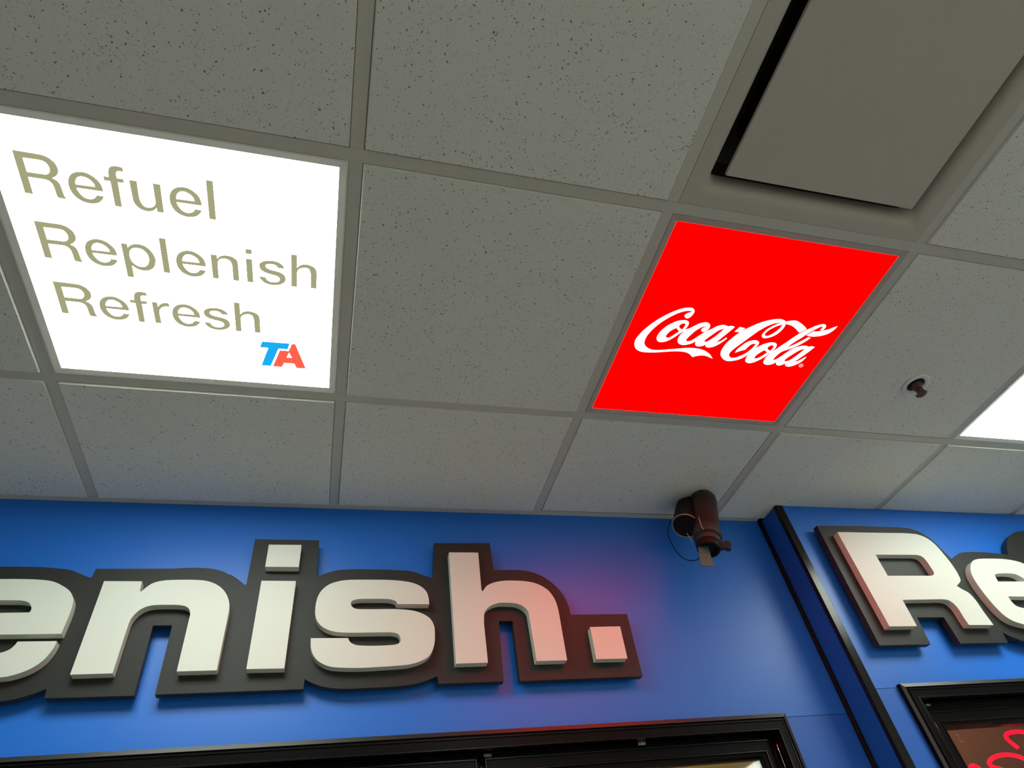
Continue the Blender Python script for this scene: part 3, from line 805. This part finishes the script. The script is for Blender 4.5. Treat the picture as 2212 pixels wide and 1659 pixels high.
# fittings in the door heads
def latch(par, x, z, y, w=0.020, h=0.008):
    o = boxes("latch_plate", [(x - w / 2, x + w / 2, y - 0.002, y + 0.006, z - h / 2, z + h / 2)], M_STEEL, par, bevel=0.0008)
    for s in (-0.25, 0.25):
        lathe("screw", (x + s * w, y - 0.0028, z), (0, 1, 0), [(0, 0.0012), (0.001, 0.0016)], M_CAMDARK, o, 8)
latch(d1, 0.372, EYE + 0.4362, YFL + 0.004, 0.019, 0.0065)
latch(d1, 0.7595, EYE + 0.4376, YL + 0.012, 0.020, 0.009)
latch(d2, 1.572, EYE + 0.4565, YR + 0.015, 0.016, 0.005)
tube("hinge_pin", [(0.3532, YFL - 0.002, EYE + 0.432), (0.3532, YFL - 0.002, EYE + 0.36)], 0.0035, M_CHROME, d1, 10, 2)
tube("hinge_pin", [(1.1336, YFL - 0.010, EYE + 0.4325), (1.1336, YFL - 0.010, EYE + 0.36)], 0.0022, M_CHROME, d1, 10, 2)
tube("hinge_pin", [(1.549, YR + 0.004, EYE + 0.425), (1.549, YR + 0.004, EYE + 0.33)], 0.0022, M_BLACK, d2, 10, 2)
tube("weatherstrip", [(0.45, YFL + 0.004, EYE + 0.4308), (0.60, YFL + 0.003, EYE + 0.4326), (0.75, YFL + 0.004, EYE + 0.4318), (0.9, YFL + .004, EYE + .4315)], 0.0012, M_GASKET, d1, 6, 4)
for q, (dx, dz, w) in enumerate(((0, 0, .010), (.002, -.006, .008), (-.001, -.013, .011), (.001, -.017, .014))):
    boxes("glass_dash", [(1.628 + dx, 1.628 + dx + w, YFR + 0.0155, YFR + 0.0158, EYE + 0.384 + dz, EYE + 0.3865 + dz)],
          simple("faint_dash", (0.16, 0.09, 0.075), 0.6), d2)  # short brownish dashes on the pane

# what stands behind the glass
il = struct(boxes("wall_behind_left", [(-1.6, 1.2, YL + 0.95, YL + 1.0, 0.0, CEIL - 0.02), (1.2, 1.25, YL + 0.14, YL + 1.0, 0.0, CEIL - .02),
                                       (-1.65, -1.6, YL + 0.14, YL + 1.0, 0.0, CEIL - .02), (-1.65, 1.25, YL + .14, YL + 1.0, CEIL - .02, CEIL)], M_CREAM))
ir = struct(boxes("wall_behind_right", [(1.3, 3.2, YR + 0.55, YR + 0.6, 0.0, CEIL - 0.02), (1.3, 3.2, YL + 0.14, YR + 0.6, CEIL - .02, CEIL),
                                        (1.28, 1.3, YL + .14, YR + .6, 0, CEIL), (3.2, 3.22, YL + .14, YR + .6, 0, CEIL)], M_BROWN))
lamp = tag(empty("fill_strip", (0.95, YL + 0.3, CEIL - 0.03)), "unseen warm strip added to light the space behind the left door", "light")  # added lamp out of view, brightens the cream interior
boxes("fill_strip_body", [(0.1, 0.9, YL + 0.58, YL + 0.62, CEIL - 0.06, CEIL - 0.021)], M_FRAME, lamp)
boxes("fill_strip_tube", [(0.12, 0.88, YL + 0.585, YL + 0.615, CEIL - 0.075, CEIL - 0.0605)], G_WARM, lamp)

lamp = tag(empty("fill_strip", (1.9, YL + 0.3, CEIL - 0.03)), "unseen strip added to light the space behind the right door", "light")  # added lamp out of view, brightens the brown interior
boxes("fill_strip_body", [(1.5, 2.3, YL + 0.28, YL + 0.32, CEIL - 0.06, CEIL - 0.021)], M_FRAME, lamp)
boxes("fill_strip_tube", [(1.52, 2.28, YL + 0.285, YL + 0.315, CEIL - 0.075, CEIL - 0.0605)], G_WARM2, lamp)

# neon sign behind the right-hand glass
YN = YR + 0.060
neon = tag(empty("neon_sign", (1.8, YN, EYE + 0.33)), "glowing red neon tubing behind the glass of the right-hand door", "neon sign")
def np_(l): return [(x, YN, EYE + z) for x, z in l]
tube("neon_tube", np_([(1.8375, .3505), (1.828, .361), (1.8195, .374), (1.826, .384), (1.842, .388), (1.866, .389), (1.895, .386), (1.93, .374), (1.955, .35), (1.95, .32)]), 0.0048, G_NEON, neon, 12)
tube("neon_tube", np_([(1.762, .262), (1.758, .285), (1.742, .303), (1.722, .309), (1.711, .318), (1.721, .327), (1.750, .335), (1.785, .3365), (1.817, .331), (1.838, .321), (1.862, .30), (1.868, .27), (1.85, .24)]), 0.0048, G_NEON, neon, 12)
tube("neon_tube", np_([(1.640, .300), (1.643, .313), (1.652, .318), (1.664, .315), (1.672, .305), (1.675, .28), (1.665, .25)]), 0.0048, G_NEON, neon, 12)
for (px, pz) in ((1.895, .386), (1.785, .3365), (1.75, .335)):
    lathe("tube_support", (px, YN + 0.0048, EYE + pz), (0, 1, 0), [(0, 0.0025), (0.010, 0.0025)], M_STEEL, neon, 8)

# ------------------------------------------------------------------ camera / detector hanging at the corner
cam_o = tag(empty("security_camera", (1.09, 1.45, CEIL)), "dark maroon security camera with brown collars hanging near the wall corner", "security camera")
T = Vector((1.0990, 1.4385, EYE + 1.0720))
B = Vector((1.0206, 1.4003, EYE + 0.8665))
ax = (B - T).normalized()
Ln = (B - T).length
def on(t, r): return (t * Ln, r)
lathe("barrel", T, ax, [on(-0.02, 0.0272), on(0.0, 0.0388), on(0.10, 0.0401), on(0.105, 0.0381), on(0.118, 0.0381), on(0.123, 0.0397),
                        on(0.45, 0.0388), on(0.66, 0.0378)], M_CAMBODY, cam_o, 40)
lathe("collar", T, ax, [on(0.655, 0.0367), on(0.66, 0.0397), on(0.675, 0.0408), on(0.775, 0.0408), on(0.79, 0.0388), on(0.80, 0.0340)], M_CAMRING, cam_o, 40)
lathe("collar", T, ax, [on(0.79, 0.0320), on(0.815, 0.0356), on(0.825, 0.0367), on(0.885, 0.0367), on(0.90, 0.0347)], M_CAMRING, cam_o, 40)
lathe("lens_hood", T, ax, [on(0.895, 0.0333), on(0.93, 0.0340), on(0.99, 0.0320), on(1.0, 0.0286), on(0.985, 0.0258), on(0.95, 0.0245)], M_CAMDARK, cam_o, 32)
# stubby junction cup behind it
T2 = Vector((1.0735, 1.4860, CEIL - 0.007))
B2 = Vector((1.0098, 1.4500, EYE + 0.980))
ax2 = (B2 - T2).normalized(); L2 = (B2 - T2).length
o = lathe("junction_cup", T2, ax2, [(0, 0.036), (L2 * .5, 0.040), (L2 * .97, 0.0395)], M_CAMDARK, cam_o, 40)
lathe("rim", T2, ax2, [(L2 * .97, 0.0385), (L2 * .975, 0.0408), (L2 * 1.0, 0.0408), (L2 * 1.005, 0.0385)], M_RIM, cam_o, 40, cap=False)
# side knob with an open hexagonal end
K = T + ax * Ln * 0.90
kd = Vector((0.93, -0.26, -0.20)).normalized()
K0 = K + kd * 0.027
lathe("clamp_knob", K0, kd, [(0.0, 0.013), (0.012, 0.015), (0.016, 0.0125), (0.020, 0.0125), (0.024, 0.0155), (0.034, 0.0155), (0.0345, 0.010), (0.022, 0.009)],
      M_CAMRING, cam_o, 6, smooth=False)
# zinc tab
Ct = [(0.9901, 0.8571 + .02), (1.0237, 0.8612 + .02), (1.0166, 0.8136), (0.9773, 0.8184)]
V = [(x, 1.4000, EYE + z) for x, z in Ct] + [(x, 1.4020, EYE + z) for x, z in Ct]
tab = fix_normals(mesh_obj("mounting_tab", V, [(0, 1, 2, 3), (7, 6, 5, 4), (0, 1, 5, 4), (1, 2, 6, 5), (2, 3, 7, 6), (3, 0, 4, 7)], M_TAB, cam_o))
lathe("rivet_hole", (1.0015, 1.3995, EYE + 0.842), (0, 1, 0), [(0, 0.0018), (0.001, 0.0018)], M_CAMDARK, tab, 10)
tube("cable", [(0.985, 1.478, EYE + 1.02), (0.970, 1.492, EYE + .985), (0.9743, 1.50, EYE + .9514), (0.9803, 1.50, EYE + .9247), (0.9961, 1.50, EYE + .9004),
               (1.0176, 1.49, EYE + .886), (1.030, 1.46, EYE + .882), (1.034, 1.425, EYE + .895)], 0.0013, M_CABLE, cam_o, 8)
tube("cable_tie", [(1.0080, 1.371, EYE + .9589), (1.0033, 1.368, EYE + .925), (1.0065, 1.368, EYE + .9155)], 0.0011, M_TIE, cam_o, 6, 4)
tube("cable_tie", [(0.9824, 1.418, EYE + .9337), (0.9890, 1.418, EYE + .9050)], 0.0010, M_TIE, cam_o, 6, 2)
